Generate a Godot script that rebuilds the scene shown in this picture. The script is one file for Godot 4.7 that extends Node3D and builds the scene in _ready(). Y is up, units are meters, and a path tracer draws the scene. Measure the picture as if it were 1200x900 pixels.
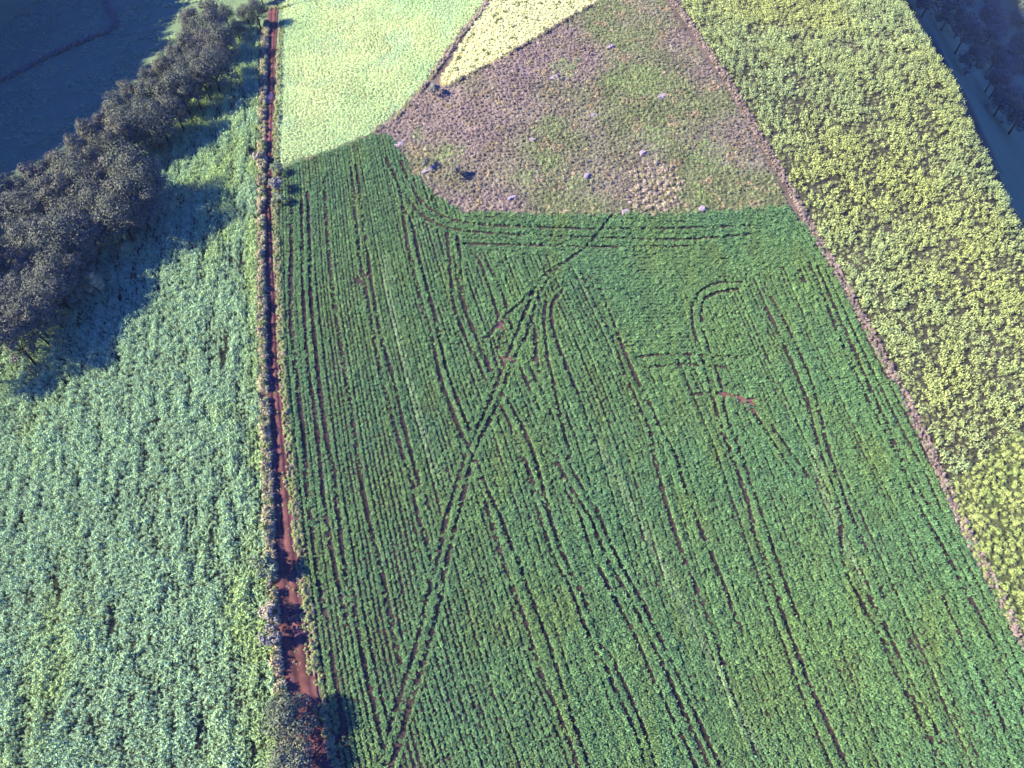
extends Node3D
# A drone's view over crop fields on a hill top, low sun from the left.

const CAM_H := 75.0
const PITCH := 60.0
const FOCAL := 870.0            # in pixels of the 1200 x 900 photograph

var rng := RandomNumberGenerator.new()
var edge_x := PackedFloat32Array()      # brow of the hill on the right: x for each z
var edge_z := PackedFloat32Array()
var n_big := FastNoiseLite.new()
var n_mid := FastNoiseLite.new()
var n_fine := FastNoiseLite.new()
var used_names := {}
var mask := PackedInt32Array()          # nearest wheel track point for each 0.15 m cell
var marks := PackedVector3Array()       # x, z, half width of the gap
const MX0 := -60.0
const MZ0 := -110.0
const MC := 0.15
const MW := 900
const MH := 800
var leaf_mat: StandardMaterial3D
var dull_mat: StandardMaterial3D
var bark_mat: StandardMaterial3D
var row_tone := 1.0
var row_size := 1.0
var bare := PackedVector3Array()        # trampled spots: x, z, radius
var pale_lines := []                    # strips of paler soybean plants
var zones := []                         # [name, polygon, bounding box]

# ---------------------------------------------------------------- terrain
func sstep(a: float, b: float, x: float) -> float:
	var t := clampf((x - a) / (b - a), 0.0, 1.0)
	return t * t * (3.0 - 2.0 * t)

func base_h(x: float, z: float) -> float:
	var far := maxf(0.0, -z - 45.0)
	var h := -0.0011 * minf(far, 110.0) * minf(far, 110.0)
	var lf := clampf(-x - 34.0, 0.0, 60.0)
	h -= 0.0018 * lf * lf
	h += 0.13 * sstep(-62.0, -100.0, z) * clampf(x + 42.0, -10.0, 40.0)
	h += 0.35 * sin(x * 0.07 + 1.0) * sin(z * 0.06)
	# wooded hill outside the frame on the left
	h += 27.0 * sstep(-100.0, -118.0, x) * sstep(-66.0, -92.0, z)
	return h

func brow(z: float) -> float:
	var n := edge_z.size()
	if n == 0:
		return 1e9
	if z >= edge_z[0]:
		return edge_x[0]
	if z <= edge_z[n - 1]:
		return edge_x[n - 1]
	for i in n - 1:
		if z >= edge_z[i + 1]:
			return lerpf(edge_x[i], edge_x[i + 1], (edge_z[i] - z) / (edge_z[i] - edge_z[i + 1]))
	return edge_x[0]

func ground_h(x: float, z: float) -> float:
	var h := base_h(x, z)
	var q := x - brow(z) + 4.0
	if q > 0.0:
		var drop := 0.0
		if q < 10.0:
			drop = 0.075 * q * q
		elif q < 32.0:
			drop = 7.5 + 1.5 * (q - 10.0)
		else:
			drop = 40.5 + 0.76 * minf(q - 32.0, 130.0)
		h -= drop
	return h

# ---------------------------------------------------------------- pixel of the photograph -> point on the ground (lifted by up)
func at(px: float, py: float, up := 0.0) -> Vector3:
	var p := deg_to_rad(PITCH)
	var u := (px - 600.0) / FOCAL
	var v := (py - 450.0) / FOCAL
	var d := Vector3(u, -sin(p) - v * cos(p), -cos(p) + v * sin(p))
	var o := Vector3(0, CAM_H, 0)
	var t := 50.0
	var q := o + d * t
	while t < 420.0 and q.y > ground_h(q.x, q.z) + up:
		t += 1.0
		q = o + d * t
	var a := t - 1.0
	var b := t
	for i in 14:
		var m := (a + b) * 0.5
		q = o + d * m
		if q.y > ground_h(q.x, q.z) + up:
			a = m
		else:
			b = m
	q = o + d * b
	return Vector3(q.x, ground_h(q.x, q.z), q.z)

func line_at(pts: Array) -> PackedVector2Array:
	var r := PackedVector2Array()
	for p in pts:
		var w := at(p[0], p[1])
		r.append(Vector2(w.x, w.z))
	return r

func x_on(line: PackedVector2Array, z: float) -> float:   # line runs from far (small z) to near
	var n := line.size()
	for i in n - 1:
		if z <= line[i + 1].y or i == n - 2:
			return lerpf(line[i].x, line[i + 1].x, (z - line[i].y) / (line[i + 1].y - line[i].y))
	return 0.0

func add_zone(called: String, pts: Array) -> void:
	var poly := line_at(pts)
	var box := Rect2(poly[0], Vector2.ZERO)
	for p in poly:
		box = box.expand(p)
	zones.append([called, poly, box])

func zone_of(p: Vector2) -> String:
	for z in zones:
		if z[2].has_point(p) and Geometry2D.is_point_in_polygon(p, z[1]):
			return z[0]
	return ""

func in_zone(called: String, at_point: Vector2) -> bool:
	# plants stray a little over the edges of their plot
	var p := at_point + Vector2(n_fine.get_noise_2d(at_point.x * 1.3, at_point.y * 1.3), n_fine.get_noise_2d(at_point.y * 1.3, at_point.x * 1.3 + 50.0)) * 0.55
	for z in zones:
		if z[0] == called:
			return z[2].has_point(p) and Geometry2D.is_point_in_polygon(p, z[1])
	return false

# ---------------------------------------------------------------- wheel tracks
func stamp(line: PackedVector2Array, r: float) -> void:
	for i in line.size() - 1:
		var steps := int(line[i].distance_to(line[i + 1]) / 0.12) + 1
		for k in steps:
			var p := line[i].lerp(line[i + 1], float(k) / steps)
			var rr := r * (1.0 + 0.35 * n_mid.get_noise_2d(p.x * 4.0, p.y * 4.0))
			marks.append(Vector3(p.x, p.y, rr))
			for zz in range(maxi(int((p.y - rr - MZ0) / MC), 0), mini(int((p.y + rr - MZ0) / MC), MH - 1) + 1):
				for xx in range(maxi(int((p.x - rr - MX0) / MC), 0), mini(int((p.x + rr - MX0) / MC), MW - 1) + 1):
					var at_cell := Vector2(MX0 + (xx + 0.5) * MC, MZ0 + (zz + 0.5) * MC)
					var was := mask[zz * MW + xx]
					if was < 0 or at_cell.distance_to(p) < at_cell.distance_to(Vector2(marks[was].x, marks[was].y)):
						mask[zz * MW + xx] = marks.size() - 1

func smooth_line(pts: Array) -> PackedVector2Array:
	var src := line_at(pts)
	var r := PackedVector2Array()
	var n := src.size()
	for i in n - 1:
		var a := src[maxi(i - 1, 0)]
		var d := src[mini(i + 2, n - 1)]
		for k in 6:
			r.append(src[i].cubic_interpolate(src[i + 1], a, d, k / 6.0))
	r.append(src[n - 1])
	return r

# where a plant ends up once wheels have pushed it aside
func pushed(p: Vector2) -> Vector2:
	var xx := int((p.x - MX0) / MC)
	var zz := int((p.y - MZ0) / MC)
	if xx < 0 or zz < 0 or xx >= MW or zz >= MH or mask[zz * MW + xx] < 0:
		return p
	var m := marks[mask[zz * MW + xx]]
	var d := p - Vector2(m.x, m.y)
	if d.length() >= m.z:
		return p
	if d.length() < 0.02:
		d = Vector2(0.05, 0.0)
	return Vector2(m.x, m.y) + d.normalized() * (m.z + rng.randf_range(-0.03, 0.05))

# ---------------------------------------------------------------- mesh helpers
class Leaves:
	var v := PackedVector3Array()
	var n := PackedVector3Array()
	var c := PackedColorArray()
	var i := PackedInt32Array()
	func quad(o: Vector3, along: Vector3, side: Vector3, nn: Vector3, col: Color) -> void:
		var k := v.size()
		v.append(o - side * 0.35 - along * 0.5)
		v.append(o - side * 0.5 + along * 0.1)
		v.append(o + along * 0.5)
		v.append(o + side * 0.5 + along * 0.05)
		for j in 4:
			n.append(nn)
			c.append(col)
		i.append_array([k, k + 2, k + 1, k, k + 3, k + 2])
	func tri(a: Vector3, b: Vector3, d: Vector3, nn: Vector3, col: Color) -> void:
		var k := v.size()
		v.append(a); v.append(b); v.append(d)
		for j in 3:
			n.append(nn)
			c.append(col)
		if (b - a).cross(d - a).dot(nn) < 0.0:
			i.append_array([k, k + 1, k + 2])
		else:
			i.append_array([k, k + 2, k + 1])
	func mesh() -> ArrayMesh:
		var arr := []
		arr.resize(Mesh.ARRAY_MAX)
		arr[Mesh.ARRAY_VERTEX] = v
		arr[Mesh.ARRAY_NORMAL] = n
		arr[Mesh.ARRAY_COLOR] = c
		arr[Mesh.ARRAY_INDEX] = i
		var m := ArrayMesh.new()
		m.add_surface_from_arrays(Mesh.PRIMITIVE_TRIANGLES, arr)
		return m

class Scatter:
	var b := PackedFloat32Array()
	func add(p: Vector3, yaw: float, sx: float, sy: float, col: Color) -> void:
		var co := cos(yaw) * sx
		var si := sin(yaw) * sx
		b.append_array(PackedFloat32Array([co, 0, si, p.x, 0, sy, 0, p.y, -si, 0, co, p.z, col.r, col.g, col.b, 1]))

func rdir() -> Vector3:
	var y := rng.randf_range(-1, 1)
	var a := rng.randf() * TAU
	var r := sqrt(1.0 - y * y)
	return Vector3(r * cos(a), y, r * sin(a))

func one_leaf(l: Leaves, o: Vector3, nn: Vector3, size: float, narrow: float, col: Color) -> void:
	var t := nn.cross(rdir())
	if t.length() < 0.05:
		t = nn.cross(Vector3.RIGHT + Vector3.UP * 0.3)
	t = t.normalized()
	l.quad(o, t * size, nn.cross(t) * size * narrow, nn, col)

# leafy plant: leaves through a dome of radius r and height h
func leafy(n: int, r: float, h: float, size: float, narrow: float, spread: float) -> ArrayMesh:
	var l := Leaves.new()
	for k in n:
		var d := rdir()
		d.y = absf(d.y)
		var q := pow(rng.randf(), 0.4)
		var o := Vector3(d.x * r * q, h * (0.12 + 0.83 * d.y * q), d.z * r * q)
		var nn := (d * 0.6 + Vector3.UP * 0.7 + rdir() * spread).normalized()
		var g := rng.randf_range(0.75, 1.25)
		one_leaf(l, o, nn, size * rng.randf_range(0.7, 1.3), narrow, Color(g, g, g * rng.randf_range(0.85, 1.1)))
	return l.mesh()

# leafy plant of several stems of unequal height, so that its outline is uneven
func stemmed(stems: int, per: int, r: float, h: float, size: float, narrow: float) -> ArrayMesh:
	var l := Leaves.new()
	for k in stems:
		var a := TAU * k / stems + rng.randf_range(-0.5, 0.5)
		var tip := Vector3(cos(a) * r * rng.randf_range(0.25, 1.05), h * rng.randf_range(0.55, 1.1), sin(a) * r * rng.randf_range(0.25, 1.05))
		var tone := rng.randf_range(0.85, 1.15)
		for j in per:
			var t := sqrt(rng.randf_range(0.06, 1.0))
			var o := tip * t + rdir() * size * rng.randf_range(0.2, 0.9)
			o.y = maxf(o.y, 0.03)
			var nn := (rdir() * 0.75 + Vector3(tip.x, 0, tip.z).normalized() * 0.35 + Vector3.UP * 0.75).normalized()
			var g := tone * rng.randf_range(0.75, 1.25)
			one_leaf(l, o, nn, size * rng.randf_range(0.65, 1.3), narrow, Color(g, g, g * rng.randf_range(0.85, 1.1)))
	return l.mesh()

# tuft of arching blades
func tuft(n: int, r: float, h: float, w: float) -> ArrayMesh:
	var l := Leaves.new()
	for k in n:
		var a := rng.randf() * TAU
		var out := Vector3(cos(a), 0, sin(a))
		var s := Vector3(-sin(a), 0, cos(a)) * w * rng.randf_range(0.6, 1.3)
		var reach := r * rng.randf_range(0.25, 1.0)
		var hh := h * rng.randf_range(0.55, 1.0)
		var p0 := out * r * 0.15 * rng.randf()
		var p1 := p0 + out * reach * 0.4 + Vector3.UP * hh
		var p2 := p0 + out * reach + Vector3.UP * hh * rng.randf_range(0.45, 0.95)
		var g := rng.randf_range(0.7, 1.3)
		var col := Color(g, g, g * rng.randf_range(0.85, 1.05))
		var n1 := (out * -0.2 + Vector3.UP * 0.5 + rdir() * 0.3).normalized()
		l.tri(p0 - s * 0.5, p1 - s, p1 + s, n1, col)
		l.tri(p1 - s, p2, p1 + s, (out * 0.6 + Vector3.UP + rdir() * 0.3).normalized(), col)
	return l.mesh()

# a crown of many leaf clumps, with gaps between its lobes
func crown(lobes: int, rx: float, y0: float, y1: float, per: int, leaf: float, flat: float) -> ArrayMesh:
	var l := Leaves.new()
	var mid := (y0 + y1) * 0.5
	var ry := (y1 - y0) * 0.5
	for k in lobes:
		var d := rdir()
		if d.y < -0.45:
			d.y = -d.y
		var q := rng.randf_range(0.45, 0.86)
		var c := Vector3(d.x * rx * q, mid + d.y * ry * q, d.z * rx * q)
		var lr := rx * rng.randf_range(0.24, 0.44)
		var tone := rng.randf_range(0.8, 1.2)
		for j in per:
			var e := rdir()
			e.y = e.y * 0.8 + 0.2
			var rad := lr * (0.62 + 0.42 * sqrt(rng.randf()))
			var o := c + Vector3(e.x, e.y * flat, e.z) * rad
			var nn := (e + rdir() * 0.55 + Vector3.UP * 0.25).normalized()
			var g := tone * rng.randf_range(0.75, 1.25)
			one_leaf(l, o, nn, leaf * rng.randf_range(0.7, 1.4), 0.75, Color(g, g, g))
	return l.mesh()

func tube(st: SurfaceTool, a: Vector3, b: Vector3, ra: float, rb: float, sides := 7) -> void:
	var d := (b - a).normalized()
	var s := d.cross(Vector3(0.31, 0.2, 0.93)).normalized()
	var t := d.cross(s)
	for k in sides:
		var p := TAU * k / sides
		var q := TAU * (k + 1) / sides
		var u := s * cos(p) + t * sin(p)
		var w := s * cos(q) + t * sin(q)
		for e in [[a + u * ra, u], [b + w * rb, w], [b + u * rb, u], [a + u * ra, u], [a + w * ra, w], [b + w * rb, w]]:
			st.set_normal(e[1])
			st.add_vertex(e[0])

func trunk(h: float, r: float, limbs: int, spread: float, top: float) -> ArrayMesh:
	var st := SurfaceTool.new()
	st.begin(Mesh.PRIMITIVE_TRIANGLES)
	var bend := Vector3(rng.randf_range(-0.2, 0.2), 0, rng.randf_range(-0.2, 0.2))
	tube(st, Vector3(0, -0.3, 0), Vector3(0, h * 0.25, 0), r * 1.35, r)
	tube(st, Vector3(0, h * 0.25, 0), Vector3(0, h, 0) + bend, r, r * 0.7)
	for k in limbs:
		var a := TAU * k / limbs + rng.randf_range(-0.4, 0.4)
		var s := Vector3(0, h * rng.randf_range(0.6, 1.0), 0) + bend * 0.8
		var e := s + Vector3(cos(a) * spread, top * rng.randf_range(0.5, 1.0), sin(a) * spread) * rng.randf_range(0.7, 1.0)
		var m := s.lerp(e, 0.5) + Vector3(0, 0.12 * top, 0)
		tube(st, s, m, r * 0.55, r * 0.35, 5)
		tube(st, m, e, r * 0.35, r * 0.1, 5)
	return st.commit()

# ---------------------------------------------------------------- scene helpers
func numbered(called: String) -> String:
	if not used_names.has(called):
		used_names[called] = 0
		return called
	used_names[called] += 1
	return "%s_%03d" % [called, used_names[called]]

func tag(o: Node, label: String, category: String, group := "", kind := "") -> void:
	o.set_meta("label", label)
	o.set_meta("category", category)
	if group != "":
		o.set_meta("group", group)
	if kind != "":
		o.set_meta("kind", kind)

func mesh_node(called: String, m: Mesh, mat: Material, parent: Node = self) -> MeshInstance3D:
	var o := MeshInstance3D.new()
	o.name = numbered(called) if parent == self else called
	o.mesh = m
	o.material_override = mat
	parent.add_child(o, true)
	return o

func thing(called: String, where: Vector3, turn := 0.0) -> Node3D:
	var o := Node3D.new()
	o.name = numbered(called)
	add_child(o)
	o.position = where
	o.rotation.y = turn
	return o

func copy(src: Node3D, where: Vector3, turn: float, s: Vector3) -> Node3D:
	var c: Node3D = src.duplicate()
	c.name = numbered(String(src.name))
	add_child(c)
	c.position = where
	c.rotation.y = turn
	c.scale = s
	return c

func stuff(called: String, m: Mesh, sc: Scatter, mat: Material, label: String, category: String) -> void:
	var mm := MultiMesh.new()
	mm.transform_format = MultiMesh.TRANSFORM_3D
	mm.use_colors = true
	mm.mesh = m
	mm.instance_count = sc.b.size() / 16
	mm.buffer = sc.b
	var o := MultiMeshInstance3D.new()
	o.name = numbered(called)
	o.multimesh = mm
	o.material_override = mat
	add_child(o)
	tag(o, label, category, "", "stuff")

func plain(lin: Color, rough := 0.9) -> StandardMaterial3D:
	var m := StandardMaterial3D.new()
	m.albedo_color = lin.linear_to_srgb()
	m.roughness = rough
	m.metallic_specular = 0.3
	return m

func grain(freq: float, lo: float, seed_: int) -> NoiseTexture2D:
	var n := FastNoiseLite.new()
	n.seed = seed_
	n.frequency = freq
	n.fractal_octaves = 5
	var t := NoiseTexture2D.new()
	t.width = 512
	t.height = 512
	t.seamless = true
	t.noise = n
	var g := Gradient.new()
	g.set_color(0, Color(lo, lo, lo))
	g.set_color(1, Color(1, 1, 1))
	t.color_ramp = g
	return t

func ground_material(scale: float, lo: float, seed_: int) -> StandardMaterial3D:
	var m := StandardMaterial3D.new()
	m.vertex_color_use_as_albedo = true
	m.roughness = 0.95
	m.metallic_specular = 0.2
	m.albedo_texture = grain(0.02, lo, seed_)
	m.uv1_triplanar = true
	m.uv1_world_triplanar = true
	m.uv1_scale = Vector3.ONE * scale
	return m

func hue(c: Color, t: float) -> Color:
	return Color(c.r * t, c.g * t, c.b * t)

func pos(x: float, z: float) -> Vector3:
	return Vector3(x, ground_h(x, z), z)

# ---------------------------------------------------------------- build
func _ready() -> void:
	rng.seed = 7
	n_big.seed = 3; n_big.frequency = 0.03; n_big.fractal_octaves = 3
	n_mid.seed = 5; n_mid.frequency = 0.12; n_mid.fractal_octaves = 3
	n_fine.seed = 9; n_fine.frequency = 0.5; n_fine.fractal_octaves = 2
	camera_and_light()
	materials()
	shape_of_land()
	make_ground()
	make_track()
	soybeans()
	left_crop()
	bushy_crop()
	far_fields()
	rough_patch()
	verges()
	slope_grass()
	trees()
	rocks()
	small_things()

func camera_and_light() -> void:
	var cam := Camera3D.new()
	cam.name = "camera"
	add_child(cam)
	cam.position = Vector3(0, CAM_H, 0)
	cam.rotation_degrees = Vector3(-PITCH, 0, 0)
	cam.fov = rad_to_deg(2.0 * atan(450.0 / FOCAL))
	cam.near = 0.5
	cam.far = 5000.0
	cam.current = true
	var sm := ProceduralSkyMaterial.new()
	sm.sky_top_color = Color(0.17, 0.34, 0.86)
	sm.sky_horizon_color = Color(0.4, 0.56, 0.9)
	sm.sky_curve = 0.2
	sm.ground_bottom_color = Color(0.12, 0.18, 0.14)
	sm.ground_horizon_color = Color(0.42, 0.52, 0.66)
	sm.sun_angle_max = 12.0
	var sky := Sky.new()
	sky.sky_material = sm
	var env := Environment.new()
	env.background_mode = Environment.BG_SKY
	env.sky = sky
	env.background_energy_multiplier = 0.74
	env.tonemap_mode = Environment.TONE_MAPPER_LINEAR
	env.tonemap_exposure = 4.4
	env.fog_enabled = true
	env.fog_mode = Environment.FOG_MODE_EXPONENTIAL
	env.fog_density = 0.0001
	env.fog_light_color = Color(0.72, 0.84, 1.0)
	env.sdfgi_enabled = true
	env.ssao_enabled = true
	env.ssil_enabled = true
	var we := WorldEnvironment.new()
	we.name = "environment"
	we.environment = env
	add_child(we)
	var sun := DirectionalLight3D.new()
	sun.name = "sun"
	sun.light_energy = 1.6
	sun.light_color = Color(1.0, 0.95, 0.84)
	sun.light_angular_distance = 0.5
	sun.shadow_enabled = true
	add_child(sun)
	var el := deg_to_rad(37.0)
	var towards := Vector3(-cos(el), sin(el), 0.06)
	sun.look_at_from_position(towards * 50.0, Vector3.ZERO, Vector3.UP)

func materials() -> void:
	leaf_mat = StandardMaterial3D.new()
	leaf_mat.vertex_color_use_as_albedo = true
	leaf_mat.roughness = 0.65
	leaf_mat.metallic_specular = 0.28
	leaf_mat.backlight = Color(0.25, 0.3, 0.15)
	leaf_mat.cull_mode = BaseMaterial3D.CULL_DISABLED
	dull_mat = leaf_mat.duplicate()
	dull_mat.roughness = 0.85
	dull_mat.metallic_specular = 0.2
	bark_mat = plain(Color(0.11, 0.09, 0.075))

func shape_of_land() -> void:
	var ex := PackedFloat32Array()
	var ez := PackedFloat32Array()
	for p in [[1330, 520], [1240, 345], [1200, 268], [1160, 185], [1130, 122], [1100, 62], [1060, 0], [1030, -50]]:
		var w := at(p[0], p[1])
		ex.append(w.x)
		ez.append(w.z)
	edge_x = ex
	edge_z = ez
	for b in [[584, 381, 0.5], [592, 421, 0.6], [866, 467, 0.6], [880, 474, 0.55], [850, 463, 0.4]]:
		var c := at(b[0], b[1])
		bare.append(Vector3(c.x, c.z, b[2]))
	pale_lines.append(line_at([[700, 520], [722, 560], [743, 600], [775, 660], [800, 710], [830, 770], [862, 830], [888, 880]]))
	pale_lines.append(line_at([[450, 300], [462, 380], [478, 440], [494, 500], [512, 560]]))
	pale_lines.append(line_at([[950, 520], [965, 580], [990, 640], [1015, 690]]))
	add_zone("rough", [[435, 157], [470, 131], [494, 106], [520, 104], [545, 92], [587, 70], [618, 52], [647, 35], [672, 20], [697, 5], [712, -12], [765, -20], [778, 0], [800, 32], [822, 66], [850, 104], [880, 158], [912, 215], [924, 243], [905, 243], [860, 248], [800, 252], [720, 253], [640, 252], [545, 249], [522, 238], [492, 212], [472, 184], [463, 168], [455, 158]])
	add_zone("soy", [[329, 199], [345, 192], [375, 181], [420, 166], [435, 159], [455, 158], [463, 168], [472, 184], [492, 212], [522, 238], [545, 249], [640, 252], [720, 253], [800, 252], [860, 248], [905, 243], [924, 243], [948, 272], [985, 336], [1023, 408], [1060, 478], [1094, 548], [1120, 612], [1160, 690], [1200, 768], [1290, 950], [405, 950], [394, 900], [380, 830], [367, 740], [348, 590], [334, 440], [328, 340], [326, 250]])
	add_zone("bright", [[326, 196], [324, 170], [327, 110], [329, 60], [333, 20], [335, -30], [590, -30], [563, 8], [541, 36], [512, 78], [492, 104], [468, 130], [434, 156], [400, 171], [360, 184]])
	add_zone("yellow", [[598, -30], [573, 4], [553, 32], [534, 64], [514, 99], [530, 98], [545, 90], [587, 68], [618, 50], [647, 33], [672, 18], [697, 3], [720, -30]])
	add_zone("left", [[300, 12], [305, 60], [304, 150], [302, 250], [302, 340], [304, 440], [309, 540], [313, 640], [318, 740], [322, 800], [326, 950], [-130, 950], [-130, 470], [0, 400], [60, 340], [110, 290], [150, 240], [150, 190], [170, 150], [215, 100], [250, 60], [275, 30]])
	add_zone("grassy", [[1300, 470], [1200, 502], [1160, 530], [1122, 560], [1108, 572], [1134, 634], [1174, 712], [1215, 790], [1420, 800]])
	add_zone("bushy", [[785, -40], [800, 8], [830, 56], [860, 100], [900, 170], [936, 232], [962, 280], [1000, 346], [1036, 412], [1076, 488], [1108, 560], [1134, 620], [1174, 696], [1215, 776], [1500, 776], [1420, 500], [1245, 345], [1205, 268], [1165, 185], [1135, 122], [1105, 62], [1065, 0], [1030, -60]])

func soil(p: Vector2) -> Color:
	var z := zone_of(p)
	var g := 1.0 + 0.5 * n_mid.get_noise_2d(p.x, p.y)
	match z:
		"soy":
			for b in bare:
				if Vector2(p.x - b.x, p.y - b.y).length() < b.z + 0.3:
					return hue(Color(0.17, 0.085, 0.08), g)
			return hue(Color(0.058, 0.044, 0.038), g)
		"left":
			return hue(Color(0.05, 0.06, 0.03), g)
		"bright":
			return hue(Color(0.3, 0.34, 0.16), g)
		"yellow":
			return hue(Color(0.4, 0.38, 0.14), 1.0 + 0.3 * (g - 1.0))
		"bushy":
			return hue(Color(0.07, 0.07, 0.045), g)
		"grassy":
			return hue(Color(0.1, 0.12, 0.05), g)
		"rough":
			var m := clampf(0.5 + 1.6 * n_big.get_noise_2d(p.x * 1.4, p.y * 1.4) + (p.x - 12.0) * 0.02, 0.0, 1.0)
			return hue(Color(0.2, 0.165, 0.14).lerp(Color(0.15, 0.16, 0.08), m), g)
	if p.x < -30.0:
		return hue(Color(0.17, 0.25, 0.12), 1.0 + 0.3 * (g - 1.0))
	if p.x > 40.0 and p.x > brow(p.y) - 2.0:
		return hue(Color(0.17, 0.25, 0.12), 1.0 + 0.25 * (g - 1.0))
	return hue(Color(0.16, 0.125, 0.1), g)

func make_ground() -> void:
	var xs := PackedFloat32Array()
	var zs := PackedFloat32Array()
	for v in [-2500, -1200, -700, -450, -320, -250, -200, -175, -160, -150, -142, -135, -128, -122, -116, -111, -107, -104]:
		xs.append(v)
	var x := -101.0
	while x < 150.0:
		xs.append(x)
		x += 0.6
	for v in [155, 165, 180, 210, 260, 350, 500, 800, 1400, 2500]:
		xs.append(v)
	for v in [-2500, -1400, -900, -600, -450, -360, -310, -270, -240, -220, -205, -192, -180]:
		zs.append(v)
	var z := -170.0
	while z < 10.0:
		zs.append(z)
		z += 0.6
	for v in [14, 22, 40, 80, 200, 600, 2500]:
		zs.append(v)
	var nx := xs.size()
	var nz := zs.size()
	var vv := PackedVector3Array()
	var nn := PackedVector3Array()
	var cc := PackedColorArray()
	var ii := PackedInt32Array()
	for j in nz:
		for i in nx:
			var px := xs[i]
			var pz := zs[j]
			vv.append(Vector3(px, ground_h(px, pz), pz))
			var e := 0.3
			nn.append(Vector3(ground_h(px - e, pz) - ground_h(px + e, pz), 2.0 * e, ground_h(px, pz - e) - ground_h(px, pz + e)).normalized())
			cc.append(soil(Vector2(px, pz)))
			if i < nx - 1 and j < nz - 1:
				var k := j * nx + i
				ii.append_array([k, k + 1, k + nx + 1, k, k + nx + 1, k + nx])
	var arr := []
	arr.resize(Mesh.ARRAY_MAX)
	arr[Mesh.ARRAY_VERTEX] = vv
	arr[Mesh.ARRAY_NORMAL] = nn
	arr[Mesh.ARRAY_COLOR] = cc
	arr[Mesh.ARRAY_INDEX] = ii
	var m := ArrayMesh.new()
	m.add_surface_from_arrays(Mesh.PRIMITIVE_TRIANGLES, arr)
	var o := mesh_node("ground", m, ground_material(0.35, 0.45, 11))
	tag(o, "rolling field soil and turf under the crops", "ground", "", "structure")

var track_l: PackedVector2Array
var track_r: PackedVector2Array
func make_track() -> void:
	track_l = line_at([[314, 10], [312, 60], [310, 120], [308, 200], [308, 290], [310, 370], [312, 440], [315, 520], [318, 590], [322, 660], [327, 740], [334, 800], [345, 860], [353, 900], [364, 960]])
	track_r = line_at([[326, 10], [323, 60], [322, 110], [320, 160], [319, 250], [321, 290], [325, 370], [328, 440], [335, 520], [342, 590], [351, 660], [360, 740], [371, 800], [381, 860], [390, 900], [402, 960]])
	var vv := PackedVector3Array()
	var cc := PackedColorArray()
	var ii := PackedInt32Array()
	var z := maxf(track_l[0].y, track_r[0].y)
	var n := 14
	var row := 0
	while z < 6.0:
		var xl := x_on(track_l, z) + 0.12 * n_mid.get_noise_2d(0.0, z * 5.0)
		var xr := x_on(track_r, z) + 0.15 * n_mid.get_noise_2d(50.0, z * 6.0)
		for k in n + 1:
			var t := float(k) / n
			var xx := lerpf(xl, xr, t)
			var rut := exp(-pow((t - 0.45) / 0.1, 2.0)) + exp(-pow((t - 0.86) / 0.07, 2.0))
			var bank := 0.0 if k > 0 and k < n else -0.1
			var yy := ground_h(xx, z) + 0.2 - 0.16 * rut + bank + 0.025 * n_fine.get_noise_2d(xx * 3.0, z * 3.0)
			vv.append(Vector3(xx, yy, z))
			var g := 1.0 + 0.5 * n_mid.get_noise_2d(xx * 3.0, z * 1.2) + 0.35 * n_fine.get_noise_2d(xx * 2.0, z * 2.0)
			var rut_dark := clampf(rut, 0.0, 1.0) * clampf(0.5 + 1.2 * n_mid.get_noise_2d(7.0, z), 0.0, 1.0)  # clay colour goes darker in uneven stretches along the ruts
			cc.append(hue(Color(0.125, 0.055, 0.05).lerp(Color(0.06, 0.027, 0.03), rut_dark), g))
			if row > 0 and k < n:
				var b := row * (n + 1) + k
				var a := b - n - 1
				ii.append_array([a, a + 1, b + 1, a, b + 1, b])
		row += 1
		z += 0.25
	var arr := []
	arr.resize(Mesh.ARRAY_MAX)
	arr[Mesh.ARRAY_VERTEX] = vv
	arr[Mesh.ARRAY_COLOR] = cc
	arr[Mesh.ARRAY_INDEX] = ii
	var m := ArrayMesh.new()
	m.add_surface_from_arrays(Mesh.PRIMITIVE_TRIANGLES, arr)
	var st := SurfaceTool.new()
	st.create_from(m, 0)
	st.generate_normals()
	var o := mesh_node("dirt_track", st.commit(), ground_material(0.9, 0.6, 21))
	tag(o, "straight red clay farm track with wheel ruts between two crops", "dirt road", "", "structure")

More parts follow.
